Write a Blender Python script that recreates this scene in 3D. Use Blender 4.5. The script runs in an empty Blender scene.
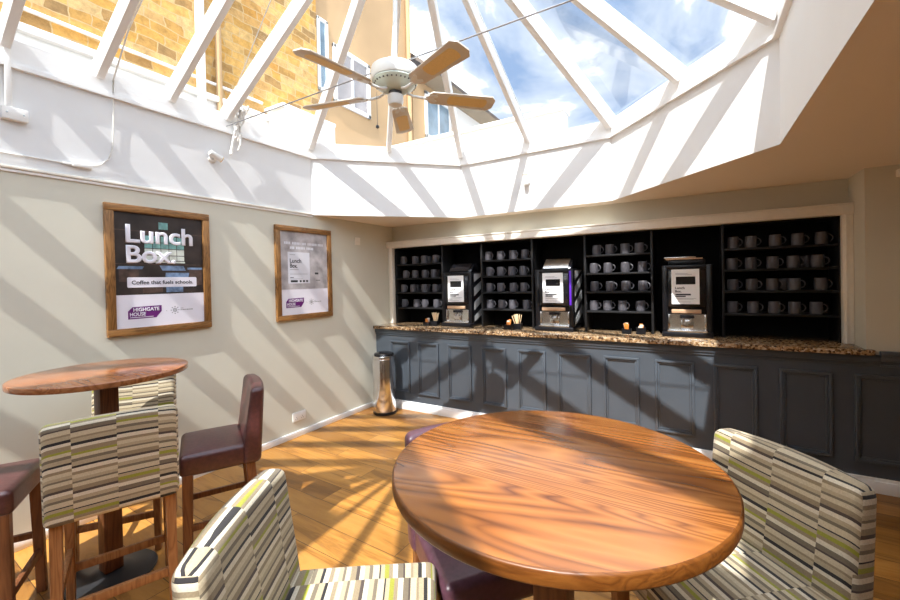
import bpy, bmesh, math, random
from mathutils import Vector, Matrix
R = random.Random(7)
PI = math.pi
sc = bpy.context.scene
COL = sc.collection

# ------------------------------------------------------------------ materials
MATS = {}
def nt(name):
    m = bpy.data.materials.new(name); m.use_nodes = True
    t = m.node_tree; t.nodes.clear()
    out = t.nodes.new('ShaderNodeOutputMaterial')
    b = t.nodes.new('ShaderNodeBsdfPrincipled')
    t.links.new(b.outputs[0], out.inputs[0])
    MATS[name] = m
    return m, t, b, out
def N(t, typ, **kw):
    n = t.nodes.new('ShaderNode' + typ)
    for k, v in kw.items(): setattr(n, k, v)
    return n
def setin(n, **kw):
    for k, v in kw.items(): n.inputs[k.replace('_', ' ')].default_value = v
def rgb(c): return (c[0], c[1], c[2], 1)
def ramp(t, stops, interp='LINEAR'):
    r = N(t, 'ValToRGB'); e = r.color_ramp; e.interpolation = interp
    e.elements[0].position = stops[0][0]; e.elements[0].color = rgb(stops[0][1])
    e.elements[1].position = stops[-1][0]; e.elements[1].color = rgb(stops[-1][1])
    for p, c in stops[1:-1]:
        x = e.elements.new(p); x.color = rgb(c)
    return r
def coords(t, scale=(1, 1, 1), rot=(0, 0, 0), src='Object'):
    c = N(t, 'TexCoord'); m = N(t, 'Mapping')
    m.inputs['Scale'].default_value = scale; m.inputs['Rotation'].default_value = rot
    t.links.new(c.outputs[src], m.inputs[0]); return m.outputs[0]
def flat(name, c, rough=.5, metal=0, var=.06, nscale=14, bump=0.0, spec=.5, coat=0.0):
    """a plain surface with a little procedural unevenness"""
    m, t, b, o = nt(name)
    v = coords(t); n = N(t, 'TexNoise'); setin(n, Scale=nscale, Detail=4)
    t.links.new(v, n.inputs['Vector'])
    r = ramp(t, [(.3, [x * (1 - var) for x in c]), (.7, [min(1, x * (1 + var)) for x in c])])
    t.links.new(n.outputs[0], r.inputs[0]); t.links.new(r.outputs[0], b.inputs['Base Color'])
    b.inputs['Roughness'].default_value = rough; b.inputs['Metallic'].default_value = metal
    b.inputs['Specular IOR Level'].default_value = spec
    b.inputs['Coat Weight'].default_value = coat; b.inputs['Coat Roughness'].default_value = .12
    if bump:
        bp = N(t, 'Bump'); bp.inputs['Strength'].default_value = bump; bp.inputs['Distance'].default_value = .01
        t.links.new(n.outputs[0], bp.inputs['Height']); t.links.new(bp.outputs[0], b.inputs['Normal'])
    return m
def wood(name, c_lo, c_mid, c_hi, along='X', rough=.35, scale=1.0, coat=0.0, rings=9.0, rot=0.0):
    m, t, b, o = nt(name)
    s = {'X': (.8, 9, 9), 'Y': (9, .8, 9), 'Z': (9, 9, .8)}[along]
    v = coords(t, tuple(q * scale for q in s), (0, 0, rot))
    n1 = N(t, 'TexNoise'); setin(n1, Scale=.9, Detail=3, Distortion=.6); t.links.new(v, n1.inputs['Vector'])
    mul = N(t, 'Math', operation='MULTIPLY'); mul.inputs[1].default_value = rings; t.links.new(n1.outputs[0], mul.inputs[0])
    fr = N(t, 'Math', operation='PINGPONG'); fr.inputs[1].default_value = .5; t.links.new(mul.outputs[0], fr.inputs[0])
    dbl = N(t, 'Math', operation='MULTIPLY'); dbl.inputs[1].default_value = 2; t.links.new(fr.outputs[0], dbl.inputs[0])
    n2 = N(t, 'TexNoise'); setin(n2, Scale=7, Detail=5); t.links.new(v, n2.inputs['Vector'])
    mx = N(t, 'Math', operation='MULTIPLY_ADD'); mx.inputs[1].default_value = .55
    t.links.new(dbl.outputs[0], mx.inputs[0])
    h = N(t, 'Math', operation='MULTIPLY'); h.inputs[1].default_value = .5; t.links.new(n2.outputs[0], h.inputs[0])
    t.links.new(h.outputs[0], mx.inputs[2])
    r = ramp(t, [(.12, c_lo), (.45, c_mid), (.85, c_hi)])
    t.links.new(mx.outputs[0], r.inputs[0]); t.links.new(r.outputs[0], b.inputs['Base Color'])
    b.inputs['Roughness'].default_value = rough
    b.inputs['Coat Weight'].default_value = coat; b.inputs['Coat Roughness'].default_value = .15
    bp = N(t, 'Bump'); bp.inputs['Strength'].default_value = .08; bp.inputs['Distance'].default_value = .01
    t.links.new(mx.outputs[0], bp.inputs['Height']); t.links.new(bp.outputs[0], b.inputs['Normal'])
    return m

flat('wall_paint', (.635, .615, .52), .75, var=.02, nscale=3)
flat('ceiling_paint', (.84, .76, .66), .8, var=.015, nscale=2)
flat('white_paint', (.86, .86, .85), .5, var=.015, nscale=5)
flat('white_plaster', (.77, .775, .775), .7, var=.015, nscale=3)
flat('trim_cream', (.80, .75, .66), .5, var=.03, nscale=20)
flat('panel_grey', (.058, .070, .086), .36, var=.05, nscale=6)
flat('shelf_black', (.010, .010, .011), .5, var=.1, spec=.3)
flat('alcove_black', (.003, .003, .0035), .7, var=.1, spec=.12)
flat('machine_black', (.007, .007, .009), .3, var=.1, spec=.35)
flat('gloss_black', (.008, .008, .010), .12, var=.1)
flat('charcoal_mug', (.082, .079, .092), .42, var=.08, nscale=60)
flat('mug_inside', (.35, .31, .27), .45)
flat('chrome', (.74, .74, .75), .14, 1, var=.02)
flat('steel', (.62, .61, .58), .25, 1, var=.05, nscale=30)
flat('copper', (.62, .40, .25), .4, .4, var=.1, nscale=30)
flat('paper', (.82, .82, .82), .6, var=.02)
flat('ink', (.02, .02, .025), .6)
flat('grey_ink', (.32, .32, .34), .6)
flat('purple_ink', (.13, .008, .16), .55)
flat('purple_plastic', (.09, .02, .35), .25)
flat('stripe_grey', (.55, .56, .57), .45)
flat('print_dark', (.030, .020, .017), .5, var=.5, nscale=9)
flat('print_teal', (.20, .42, .40), .5, var=.3, nscale=30)
flat('print_pale', (.62, .66, .60), .5, var=.15, nscale=30)
flat('print_blue', (.16, .24, .38), .5, var=.5, nscale=25)
flat('print_brown', (.075, .045, .035), .5, var=.5, nscale=25)
flat('print_white', (.80, .78, .86), .5, var=.02)
flat('print_stone', (.42, .39, .40), .5, var=.35, nscale=9)
flat('print_label', (.70, .70, .76), .5, var=.02)
flat('leather', (.078, .026, .024), .33, var=.25, nscale=60, bump=.06, spec=.6)
flat('leather_plum', (.085, .035, .050), .36, var=.2, nscale=60, bump=.06, spec=.6)
flat('base_metal', (.030, .031, .034), .35, .3, var=.1)
flat('fan_white', (.78, .79, .77), .35, var=.03)
flat('fan_green', (.58, .66, .60), .35, var=.05)
flat('fan_dark', (.06, .06, .06), .4)
flat('cane', (.80, .58, .24), .6, var=.08, nscale=160)
flat('blade_taupe', (.70, .65, .57), .5, var=.06, nscale=10)
flat('brass', (.75, .48, .14), .25, .9)
flat('plastic_white', (.84, .83, .80), .35, var=.01)
flat('cord_white', (.80, .78, .74), .6)
flat('wire_steel', (.35, .35, .36), .35, .7)
flat('stick_wood', (.80, .58, .34), .6, var=.2, nscale=40)
flat('sachet_orange', (.62, .20, .03), .5)
flat('sachet_white', (.62, .55, .47), .5)
flat('sachet_red', (.6, .05, .04), .5)
flat('render_tan', (.46, .30, .155), .85, var=.14, nscale=.8, bump=.1)
flat('render_white', (.86, .83, .78), .8, var=.05, nscale=1)
flat('lead_white', (.84, .83, .80), .6, var=.06, nscale=3)
flat('roof_slate', (.16, .13, .11), .7, var=.3, nscale=4)
flat('soffit', (.36, .28, .19), .8, var=.1, nscale=2)
flat('window_glass', (.20, .27, .32), .08, 0, var=.25, nscale=3)
flat('window_curtain', (.34, .31, .30), .3, var=.15, nscale=4)
wood('frame_oak', (.09, .036, .009), (.23, .105, .028), (.33, .16, .048), 'X', .45, 3)
wood('frame_oak_tall', (.09, .036, .009), (.23, .105, .028), (.33, .16, .048), 'Y', .45, 3)
wood('table_top', (.085, .025, .006), (.265, .088, .019), (.365, .142, .034), 'X', .25, .55, coat=.3, rings=24, rot=.07)
wood('table_dark', (.15, .045, .013), (.27, .09, .028), (.34, .13, .045), 'X', .24, 1.3, coat=.5, rings=9, rot=-.5)
wood('table_edge', (.08, .025, .005), (.15, .047, .008), (.19, .066, .012), 'X', .35, 2)
wood('leg_oak', (.20, .075, .025), (.33, .135, .045), (.40, .18, .065), 'Z', .4, 2)
wood('leg_dark', (.10, .035, .014), (.17, .06, .022), (.22, .085, .03), 'Z', .4, 2)

def make_floor():
    m, t, b, o = nt('plank_floor')
    c = N(t, 'TexCoord')
    br = N(t, 'TexBrick'); br.offset = .37; br.offset_frequency = 2
    setin(br, Color1=(0, 0, 0, 1), Color2=(1, 1, 1, 1), Mortar=(.5, .5, .5, 1), Scale=1, Mortar_Size=.0022, Bias=0, Brick_Width=1.35, Row_Height=.19)
    br.inputs['Mortar Smooth'].default_value = .3
    mp = N(t, 'Mapping'); mp.inputs['Rotation'].default_value = (0, 0, math.radians(2)); mp.inputs['Location'].default_value = (.25, .06, 0)
    t.links.new(c.outputs['Object'], mp.inputs[0]); t.links.new(mp.outputs[0], br.inputs['Vector'])
    # per plank shift of the grain
    mp2 = N(t, 'Mapping'); mp2.inputs['Scale'].default_value = (.8, 6, 1); t.links.new(mp.outputs[0], mp2.inputs[0])
    ad = N(t, 'VectorMath', operation='MULTIPLY_ADD'); t.links.new(br.outputs['Color'], ad.inputs[0]); ad.inputs[1].default_value = (13, 29, 7)
    t.links.new(mp2.outputs[0], ad.inputs[2])
    n1 = N(t, 'TexNoise'); setin(n1, Scale=1.1, Detail=6, Roughness=.62, Distortion=1.2); t.links.new(ad.outputs[0], n1.inputs['Vector'])
    rg = N(t, 'Math', operation='MULTIPLY'); rg.inputs[1].default_value = 5; t.links.new(n1.outputs[0], rg.inputs[0])
    pp = N(t, 'Math', operation='PINGPONG'); pp.inputs[1].default_value = 1; t.links.new(rg.outputs[0], pp.inputs[0])
    g = ramp(t, [(.0, (.27, .115, .022)), (.30, (.40, .180, .036)), (1., (.47, .228, .052))]); t.links.new(pp.outputs[0], g.inputs[0])
    tone = ramp(t, [(0, (.50, .45, .42)), (.16, (.84, .82, .80)), (.6, (1, 1, 1)), (1, (1.12, 1.09, 1.03))]); t.links.new(br.outputs['Color'], tone.inputs[0])
    mx = N(t, 'Mix', data_type='RGBA', blend_type='MULTIPLY'); mx.inputs[0].default_value = 1
    t.links.new(g.outputs[0], mx.inputs[6]); t.links.new(tone.outputs[0], mx.inputs[7])
    dk = N(t, 'Mix', data_type='RGBA'); t.links.new(br.outputs['Fac'], dk.inputs[0]); t.links.new(mx.outputs[2], dk.inputs[6]); dk.inputs[7].default_value = (.06, .025, .01, 1)
    t.links.new(dk.outputs[2], b.inputs['Base Color'])
    b.inputs['Roughness'].default_value = .38
    bp = N(t, 'Bump'); bp.inputs['Strength'].default_value = .12; bp.inputs['Distance'].default_value = .01
    t.links.new(pp.outputs[0], bp.inputs['Height']); t.links.new(bp.outputs[0], b.inputs['Normal'])
make_floor()

def make_fabric():
    m, t, b, o = nt('stripe_fabric')
    uv = N(t, 'UVMap'); uv.uv_map = 'UVMap'
    sp = N(t, 'SeparateXYZ'); t.links.new(uv.outputs[0], sp.inputs[0])
    oi = N(t, 'ObjectInfo')
    a1 = N(t, 'Math', operation='ADD'); a1.inputs[1].default_value = .41; t.links.new(sp.outputs[0], a1.inputs[0])
    dv = N(t, 'Math', operation='DIVIDE'); dv.inputs[1].default_value = .14; t.links.new(a1.outputs[0], dv.inputs[0])
    fl = N(t, 'Math', operation='FLOOR'); t.links.new(dv.outputs[0], fl.inputs[0])
    wn = N(t, 'TexWhiteNoise', noise_dimensions='1D'); t.links.new(fl.outputs[0], wn.inputs['W'])
    ad = N(t, 'Math', operation='ADD'); t.links.new(sp.outputs[1], ad.inputs[0]); t.links.new(wn.outputs[0], ad.inputs[1])
    d2 = N(t, 'Math', operation='DIVIDE'); d2.inputs[1].default_value = .36; t.links.new(ad.outputs[0], d2.inputs[0])
    fr = N(t, 'Math', operation='FRACT'); t.links.new(d2.outputs[0], fr.inputs[0])
    W, CR, BE, TA, GB, BK, GR, DB = (.66, .59, .45), (.55, .465, .315), (.42, .34, .22), (.28, .215, .13), (.17, .135, .09), (.016, .013, .014), (.29, .29, .03), (.07, .048, .038)
    seq = [(CR, 9), (TA, 7), (W, 10), (BK, 5), (BE, 10), (GB, 8), (CR, 8), (GR, 6), (TA, 11), (W, 7), (BK, 8), (BE, 9), (TA, 5), (CR, 11), (DB, 4), (GB, 10), (W, 9), (TA, 8), (GR, 8), (BE, 7), (BK, 3), (CR, 12), (GB, 7), (BE, 9), (W, 8), (DB, 7), (TA, 10), (CR, 9), (GB, 5), (BE, 8)]
    tot = sum(w for _, w in seq); st = []; acc = 0
    for c, w in seq: st.append((acc / tot, c)); acc += w
    r = ramp(t, st, 'CONSTANT'); t.links.new(fr.outputs[0], r.inputs[0])
    v = coords(t); n = N(t, 'TexNoise'); setin(n, Scale=240, Detail=2); t.links.new(v, n.inputs['Vector'])
    rr = ramp(t, [(.3, (.86, .86, .86)), (.7, (1.06, 1.06, 1.06))]); t.links.new(n.outputs[0], rr.inputs[0])
    mx = N(t, 'Mix', data_type='RGBA', blend_type='MULTIPLY'); mx.inputs[0].default_value = 1
    t.links.new(r.outputs[0], mx.inputs[6]); t.links.new(rr.outputs[0], mx.inputs[7]); t.links.new(mx.outputs[2], b.inputs['Base Color'])
    b.inputs['Roughness'].default_value = .85; b.inputs['Sheen Weight'].default_value = .15
    bp = N(t, 'Bump'); bp.inputs['Strength'].default_value = .15; bp.inputs['Distance'].default_value = .003
    t.links.new(n.outputs[0], bp.inputs['Height']); t.links.new(bp.outputs[0], b.inputs['Normal'])
make_fabric()

def make_granite():
    m, t, b, o = nt('granite')
    v = coords(t)
    vo = N(t, 'TexVoronoi'); setin(vo, Scale=75, Randomness=1); t.links.new(v, vo.inputs['Vector'])
    n = N(t, 'TexNoise'); setin(n, Scale=22, Detail=6, Roughness=.7); t.links.new(v, n.inputs['Vector'])
    sp = N(t, 'SeparateColor'); t.links.new(vo.outputs['Color'], sp.inputs[0])
    a = N(t, 'Math', operation='MULTIPLY_ADD'); a.inputs[1].default_value = .55; t.links.new(sp.outputs[0], a.inputs[0])
    h = N(t, 'Math', operation='MULTIPLY'); h.inputs[1].default_value = .6; t.links.new(n.outputs[0], h.inputs[0]); t.links.new(h.outputs[0], a.inputs[2])
    r = ramp(t, [(.22, (.012, .010, .010)), (.40, (.07, .035, .018)), (.53, (.21, .115, .05)), (.70, (.40, .265, .14)), (.84, (.50, .41, .30))])
    t.links.new(a.outputs[0], r.inputs[0]); t.links.new(r.outputs[0], b.inputs['Base Color'])
    b.inputs['Roughness'].default_value = .14
make_granite()

def make_stone():
    m, t, b, o = nt('stone_wall')
    c = N(t, 'TexCoord'); sp = N(t, 'SeparateXYZ'); cb = N(t, 'CombineXYZ')
    t.links.new(c.outputs['Object'], sp.inputs[0]); t.links.new(sp.outputs[1], cb.inputs[0]); t.links.new(sp.outputs[2], cb.inputs[1])
    n0 = N(t, 'TexNoise'); setin(n0, Scale=2.2, Detail=3); t.links.new(cb.outputs[0], n0.inputs['Vector'])
    ma = N(t, 'VectorMath', operation='MULTIPLY_ADD'); t.links.new(n0.outputs['Color'], ma.inputs[0]); ma.inputs[1].default_value = (.22, .13, 0); t.links.new(cb.outputs[0], ma.inputs[2])
    br = N(t, 'TexBrick'); br.offset = .43; br.squash = .7; br.squash_frequency = 3
    setin(br, Color1=(0, 0, 0, 1), Color2=(1, 1, 1, 1), Mortar=(.5, .5, .5, 1), Scale=1, Mortar_Size=.008, Bias=0, Brick_Width=.30, Row_Height=.125)
    br.inputs['Mortar Smooth'].default_value = .6
    t.links.new(ma.outputs[0], br.inputs['Vector'])
    tone = ramp(t, [(0, (.30, .18, .07)), (.25, (.55, .30, .065)), (.5, (.62, .37, .11)), (.75, (.58, .40, .18)), (1, (.50, .25, .05))]); t.links.new(br.outputs['Color'], tone.inputs[0])
    n1 = N(t, 'TexNoise'); setin(n1, Scale=9, Detail=7, Roughness=.7); t.links.new(cb.outputs[0], n1.inputs['Vector'])
    gr = ramp(t, [(.28, (.62, .60, .58)), (.6, (1.1, 1.08, 1.05))]); t.links.new(n1.outputs[0], gr.inputs[0])
    mx = N(t, 'Mix', data_type='RGBA', blend_type='MULTIPLY'); mx.inputs[0].default_value = 1
    t.links.new(tone.outputs[0], mx.inputs[6]); t.links.new(gr.outputs[0], mx.inputs[7])
    dk = N(t, 'Mix', data_type='RGBA'); t.links.new(br.outputs['Fac'], dk.inputs[0]); t.links.new(mx.outputs[2], dk.inputs[6]); dk.inputs[7].default_value = (.50, .36, .18, 1)
    t.links.new(dk.outputs[2], b.inputs['Base Color']); b.inputs['Roughness'].default_value = .9
    bp = N(t, 'Bump'); bp.inputs['Strength'].default_value = .5; bp.inputs['Distance'].default_value = .03
    t.links.new(n1.outputs[0], bp.inputs['Height']); t.links.new(bp.outputs[0], b.inputs['Normal'])
make_stone()

def make_glass():
    m, t, b, o = nt('roof_glass')
    t.nodes.remove(b)
    tr = N(t, 'BsdfTransparent'); tr.inputs[0].default_value = (.97, .98, .98, 1)
    gl = N(t, 'BsdfGlossy'); gl.inputs['Roughness'].default_value = .02
    v = coords(t); n = N(t, 'TexNoise'); setin(n, Scale=1.5, Detail=4); t.links.new(v, n.inputs['Vector'])
    lw = N(t, 'LayerWeight'); lw.inputs[0].default_value = .25
    mu = N(t, 'Math', operation='MULTIPLY'); mu.inputs[1].default_value = .25; t.links.new(lw.outputs['Fresnel'], mu.inputs[0])
    mx = N(t, 'MixShader'); t.links.new(mu.outputs[0], mx.inputs[0]); t.links.new(tr.outputs[0], mx.inputs[1]); t.links.new(gl.outputs[0], mx.inputs[2])
    t.links.new(mx.outputs[0], o.inputs[0])
make_glass()
def make_led():
    m, t, b, o = nt('purple_light')
    b.inputs['Base Color'].default_value = (.08, .01, .35, 1)
    b.inputs['Emission Color'].default_value = (.16, .03, .9, 1); b.inputs['Emission Strength'].default_value = .12
make_led()

# ------------------------------------------------------------------ mesh helpers
class MB:
    def __init__(s): s.bm = bmesh.new(); s.mats = []
    def mi(s, m):
        if m not in s.mats: s.mats.append(m)
        return s.mats.index(m)
    def _tag(s, faces, m, smooth=False):
        i = s.mi(m)
        for f in faces: f.material_index = i; f.smooth = smooth
    def add(s, tmp, m, smooth=True, mat4=None):
        if mat4 is not None: bmesh.ops.transform(tmp, matrix=mat4, verts=tmp.verts)
        s._tag(tmp.faces, m, smooth)
        me = bpy.data.meshes.new('t'); tmp.to_mesh(me); tmp.free(); s.bm.from_mesh(me); bpy.data.meshes.remove(me)
        return s
    def box(s, x0, x1, y0, y1, z0, z1, m, bev=0, seg=2, mat4=None):
        b = bmesh.new(); bmesh.ops.create_cube(b, size=1)
        for v in b.verts: v.co = Vector(((x0 + x1) / 2 + v.co.x * (x1 - x0), (y0 + y1) / 2 + v.co.y * (y1 - y0), (z0 + z1) / 2 + v.co.z * (z1 - z0)))
        if bev: bmesh.ops.bevel(b, geom=list(b.edges), offset=bev, segments=seg, profile=.5, affect='EDGES')
        return s.add(b, m, bool(bev), mat4)
    def beam(s, p0, p1, w, d, m, up=(0, 0, 1), bev=0):
        """bar from p0 to p1, w wide, d deep, its top face along the line p0-p1"""
        p0 = Vector(p0); p1 = Vector(p1); ax = p1 - p0; L = ax.length; ax.normalize()
        side = ax.cross(Vector(up)).normalized(); u = side.cross(ax)
        M = Matrix((( ax.x, side.x, u.x, p0.x), (ax.y, side.y, u.y, p0.y), (ax.z, side.z, u.z, p0.z), (0, 0, 0, 1)))
        return s.box(0, L, -w / 2, w / 2, -d, 0, m, bev, 2, M)
    def tube(s, pts, r, m, n=8, closed=False, r_end=None):
        P = [Vector(p) for p in pts]; b = bmesh.new(); rings = []
        up = Vector((0, 0, 1))
        for i, p in enumerate(P):
            a = P[i - 1] if (i or closed) else P[i]; c = P[(i + 1) % len(P)] if (i < len(P) - 1 or closed) else P[i]
            t = (c - a).normalized()
            ref = up if abs(t.z) < .95 else Vector((1, 0, 0))
            e1 = t.cross(ref).normalized(); e2 = t.cross(e1)
            rr = r if r_end is None else r + (r_end - r) * i / (len(P) - 1)
            rings.append([b.verts.new(p + (e1 * math.cos(2 * PI * k / n) + e2 * math.sin(2 * PI * k / n)) * rr) for k in range(n)])
        K = len(rings)
        for i in range(K if closed else K - 1):
            A = rings[i]; B = rings[(i + 1) % K]
            for k in range(n): b.faces.new((A[k], A[(k + 1) % n], B[(k + 1) % n], B[k]))
        if not closed:
            b.faces.new(rings[0][::-1]); b.faces.new(rings[-1])
        bmesh.ops.recalc_face_normals(b, faces=b.faces)
        return s.add(b, m, True)
    def lathe(s, prof, m, n=32, c=(0, 0, 0), mat4=None):
        """prof: list of (r, z); r = 0 at an end closes it"""
        b = bmesh.new(); rings = []
        for r, z in prof:
            if r < 1e-6: rings.append([b.verts.new((c[0], c[1], c[2] + z))])
            else: rings.append([b.verts.new((c[0] + r * math.cos(2 * PI * k / n), c[1] + r * math.sin(2 * PI * k / n), c[2] + z)) for k in range(n)])
        for A, B in zip(rings, rings[1:]):
            for k in range(n):
                a0 = A[k % len(A)]; a1 = A[(k + 1) % len(A)]; b0 = B[k % len(B)]; b1 = B[(k + 1) % len(B)]
                vs = []
                for v in (a0, a1, b1, b0):
                    if v not in vs: vs.append(v)
                if len(vs) > 2: b.faces.new(vs)
        bmesh.ops.recalc_face_normals(b, faces=b.faces)
        return s.add(b, m, True, mat4)
    def prism(s, poly, z0, z1, m, mat4=None, bev=0):
        b = bmesh.new(); vs = [b.verts.new((x, y, z0)) for x, y in poly]
        f = b.faces.new(vs); r = bmesh.ops.extrude_face_region(b, geom=[f])
        for v in r['geom']:
            if isinstance(v, bmesh.types.BMVert): v.co.z = z1
        bmesh.ops.recalc_face_normals(b, faces=b.faces)
        if bev: bmesh.ops.bevel(b, geom=list(b.edges), offset=bev, segments=2, profile=.5, affect='EDGES')
        bmesh.ops.triangulate(b, faces=[f for f in b.faces if len(f.verts) > 4])
        return s.add(b, m, bool(bev), mat4)
    def quad(s, pts, m):
        vs = [s.bm.verts.new(p) for p in pts]; f = s.bm.faces.new(vs); s._tag([f], m); return s
    def build(s, name, parent=None, loc=(0, 0, 0), rot=(0, 0, 0), ang=35, wn=False):
        me = bpy.data.meshes.new(name); s.bm.to_mesh(me); s.bm.free()
        for m in s.mats: me.materials.append(MATS[m])
        me.set_sharp_from_angle(angle=math.radians(ang))
        o = bpy.data.objects.new(name, me); COL.objects.link(o); o.location = loc; o.rotation_euler = rot
        if parent: o.parent = parent
        if wn: o.modifiers.new('wn', 'WEIGHTED_NORMAL').keep_sharp = True
        return o
def soft(w, d, h, r, cuts=(8, 4, 4), seg=4):
    """rounded cushion block centred on the origin, cut up so that it can be bent"""
    b = bmesh.new(); bmesh.ops.create_cube(b, size=1)
    for v in b.verts: v.co = Vector((v.co.x * w, v.co.y * d, v.co.z * h))
    bmesh.ops.bevel(b, geom=list(b.edges), offset=r, segments=seg, profile=.5, affect='EDGES')
    for ax, (n, L) in enumerate(zip(cuts, (w, d, h))):
        for k in range(1, n):
            co = [0, 0, 0]; co[ax] = -L / 2 + r + (L - 2 * r) * k / n; no = [0, 0, 0]; no[ax] = 1
            bmesh.ops.bisect_plane(b, geom=list(b.verts) + list(b.edges) + list(b.faces), plane_co=co, plane_no=no, dist=1e-5)
    return b
def thing(name, label, cat, loc=(0, 0, 0), rz=0, group=None, rot=None):
    o = bpy.data.objects.new(name, None); COL.objects.link(o); o.empty_display_size = .1
    o.location = loc; o.rotation_euler = rot or (0, 0, rz)
    return tag(o, label, cat, group)
def tag(o, label, cat, group=None):
    o['label'] = label; o['category'] = cat
    if group: o['group'] = group
    return o
def struct(o, label=None):
    o['kind'] = 'structure'
    if label: o['label'] = label
    return o
def kids(o): return [c for c in bpy.data.objects if c.parent is o]
def dup(o, parent=None):
    c = o.copy(); COL.objects.link(c); c.parent = parent
    for ch in kids(o): dup(ch, c)
    return c
def text(s, h, m, parent, loc, width=None, bold=0.0, align='LEFT', name='lettering', rot=(0, 0, 0)):
    cu = bpy.data.curves.new(name, 'FONT'); cu.body = s; cu.size = h / .7; cu.align_x = align; cu.extrude = .0003; cu.bevel_depth = bold; cu.bevel_resolution = 0
    cu.materials.append(MATS[m])
    tmp = bpy.data.objects.new(name + '_t', cu); COL.objects.link(tmp)
    bpy.context.view_layer.update()
    me = bpy.data.meshes.new_from_object(tmp.evaluated_get(bpy.context.evaluated_depsgraph_get()))
    xs = [v.co.x for v in me.vertices]; x0, x1 = min(xs), max(xs); k = width / (x1 - x0) if width else 1
    for v in me.vertices: v.co.x = (v.co.x - (x0 if width else 0)) * k
    if not me.materials: me.materials.append(MATS[m])
    COL.objects.unlink(tmp); bpy.data.objects.remove(tmp); bpy.data.curves.remove(cu)
    me.name = name
    o = bpy.data.objects.new(name, me); COL.objects.link(o); o.parent = parent; o.location = loc; o.rotation_euler = rot
    return o

# ------------------------------------------------------------------ the room
ZC, YB, XR, YR = 2.277, 3.92, 6.5, -3.6          # ceiling height, panelled front plane, right wall, rear wall
YS = 4.215                                        # plane of the alcove's bulkhead
ZW = 1.003                                        # worktop height
OCT = [(0, 2.96), (1.18, 4.11), (2.83, 4.10), (3.92, 2.90), (3.92, -1.43), (2.83, -2.6), (1.18, -2.6), (0, -1.43)]
ZR, ZG = 2.88, 3.04                              # bead under the glazing, foot of the glass

struct(MB().box(-.12, XR + .1, YR - .1, 4.8, -.12, 0, 'plank_floor').build('floor'), 'orange oak plank floor')
m = MB(); poly = OCT[0:8] + [(0, YR), (XR, YR), (XR, 4.32), (0, 4.32)]
m.prism(poly, ZC, ZC + .08, 'ceiling_paint'); struct(m.build('ceiling'), 'cream ceiling around the skylight opening')
struct(MB().box(-.12, 0, YR, 4.8, 0, ZC, 'wall_paint').build('wall_left'), 'sage beige wall with two posters')
struct(MB().box(XR, XR + .1, YR, 4.8, 0, ZC + .1, 'wall_paint').build('wall_right'))
struct(MB().box(-.12, XR + .1, YR - .1, YR, 0, ZC + .1, 'wall_paint').build('wall_rear'))
m = MB(); m.box(4.535, XR, YB + .015, YB + .8, 0, ZC + .05, 'wall_paint')
m.box(0, 4.535, 4.285, 4.34, 2.0, ZC + .05, 'wall_paint')
m.box(0, .0395, 4.19, 4.2195, ZW + .001, 1.9865, 'wall_paint')
struct(m.build('wall_front'), 'beige wall over and beside the coffee alcove')
m = MB(); m.box(0.0, 4.534, 4.62, 4.72, 0, 2.1, 'alcove_black'); m.box(0, .06, YS + .005, 4.62, ZW, 1.986, 'alcove_black'); m.box(4.505, 4.534, YS + .005, 4.62, ZW, 1.986, 'alcove_black')
m.box(.06, 4.505, 4.3405, 4.62, 2.0, 2.05, 'alcove_black')
struct(m.build('wall_alcove'), 'black back wall of the coffee alcove')
# skirtings
struct(MB().box(0, .016, YR, YB - .016, 0, .06, 'white_paint', .004).build('baseboard_left'))
m = MB(); m.box(0.0, XR, YB - .022, YB - .001, 0, .085, 'white_paint', .003); m.box(0, XR, YB - .015, YB - .001, .085, .105, 'white_paint', .004)
struct(m.build('baseboard_front'))
# mouldings: picture rail under the skylight well, architrave round the alcove
m = MB(); m.box(0, .022, YR, 2.96, 2.268, 2.286, 'trim_cream', .004); m.box(0, .012, YR, 2.96, 2.25, 2.268, 'white_paint', .003)
struct(m.build('trim_1'))
m = MB(); m.box(.003, 4.534, 4.150, 4.284, 1.987, 2.056, 'trim_cream', .004); m.box(.003, 4.534, 4.142, 4.284, 2.056, 2.072, 'trim_cream', .004)
m.box(.040, .088, 4.158, YS + .004, ZW + .0005, 1.987, 'trim_cream', .004)
m.box(4.470, 4.533, 4.158, YS + .004, ZW + .0005, 1.987, 'trim_cream', .004); m.box(4.484, 4.496, 4.150, 4.2, ZW + .0005, 1.987, 'trim_cream', .003)
struct(m.build('trim_2'), 'cream architrave framing the mug alcove')
# skylight well
def ring(m, poly, z0, z1, t_in, t_out, mat):
    """upright band along the octagon, from t_in inside to t_out outside"""
    n = len(poly); P = [Vector(p) for p in poly]
    def off(d):
        out = []
        for i in range(n):
            a, b, c = P[i - 1], P[i], P[(i + 1) % n]
            e1 = (b - a).normalized(); e2 = (c - b).normalized()
            n1 = Vector((-e1.y, e1.x)); n2 = Vector((-e2.y, e2.x))
            k = (n1 + n2); k = k / k.dot(n1)
            out.append(b + k * d)
        return out
    I = off(-t_in); O = off(t_out)
    b = bmesh.new()
    for i in range(n):
        j = (i + 1) % n
        v = [b.verts.new((q.x, q.y, z)) for q, z in ((I[i], z0), (I[j], z0), (I[j], z1), (I[i], z1), (O[i], z0), (O[j], z0), (O[j], z1), (O[i], z1))]
        for f in ((0, 1, 2, 3), (7, 6, 5, 4), (3, 2, 6, 7), (4, 5, 1, 0)): b.faces.new([v[k] for k in f])
    bmesh.ops.remove_doubles(b, verts=b.verts, dist=1e-5); bmesh.ops.recalc_face_normals(b, faces=b.faces)
    m.add(b, mat, False)
m = MB(); ring(m, OCT, ZC + .0805, ZR + .05, 0, .1, 'white_plaster')
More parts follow.
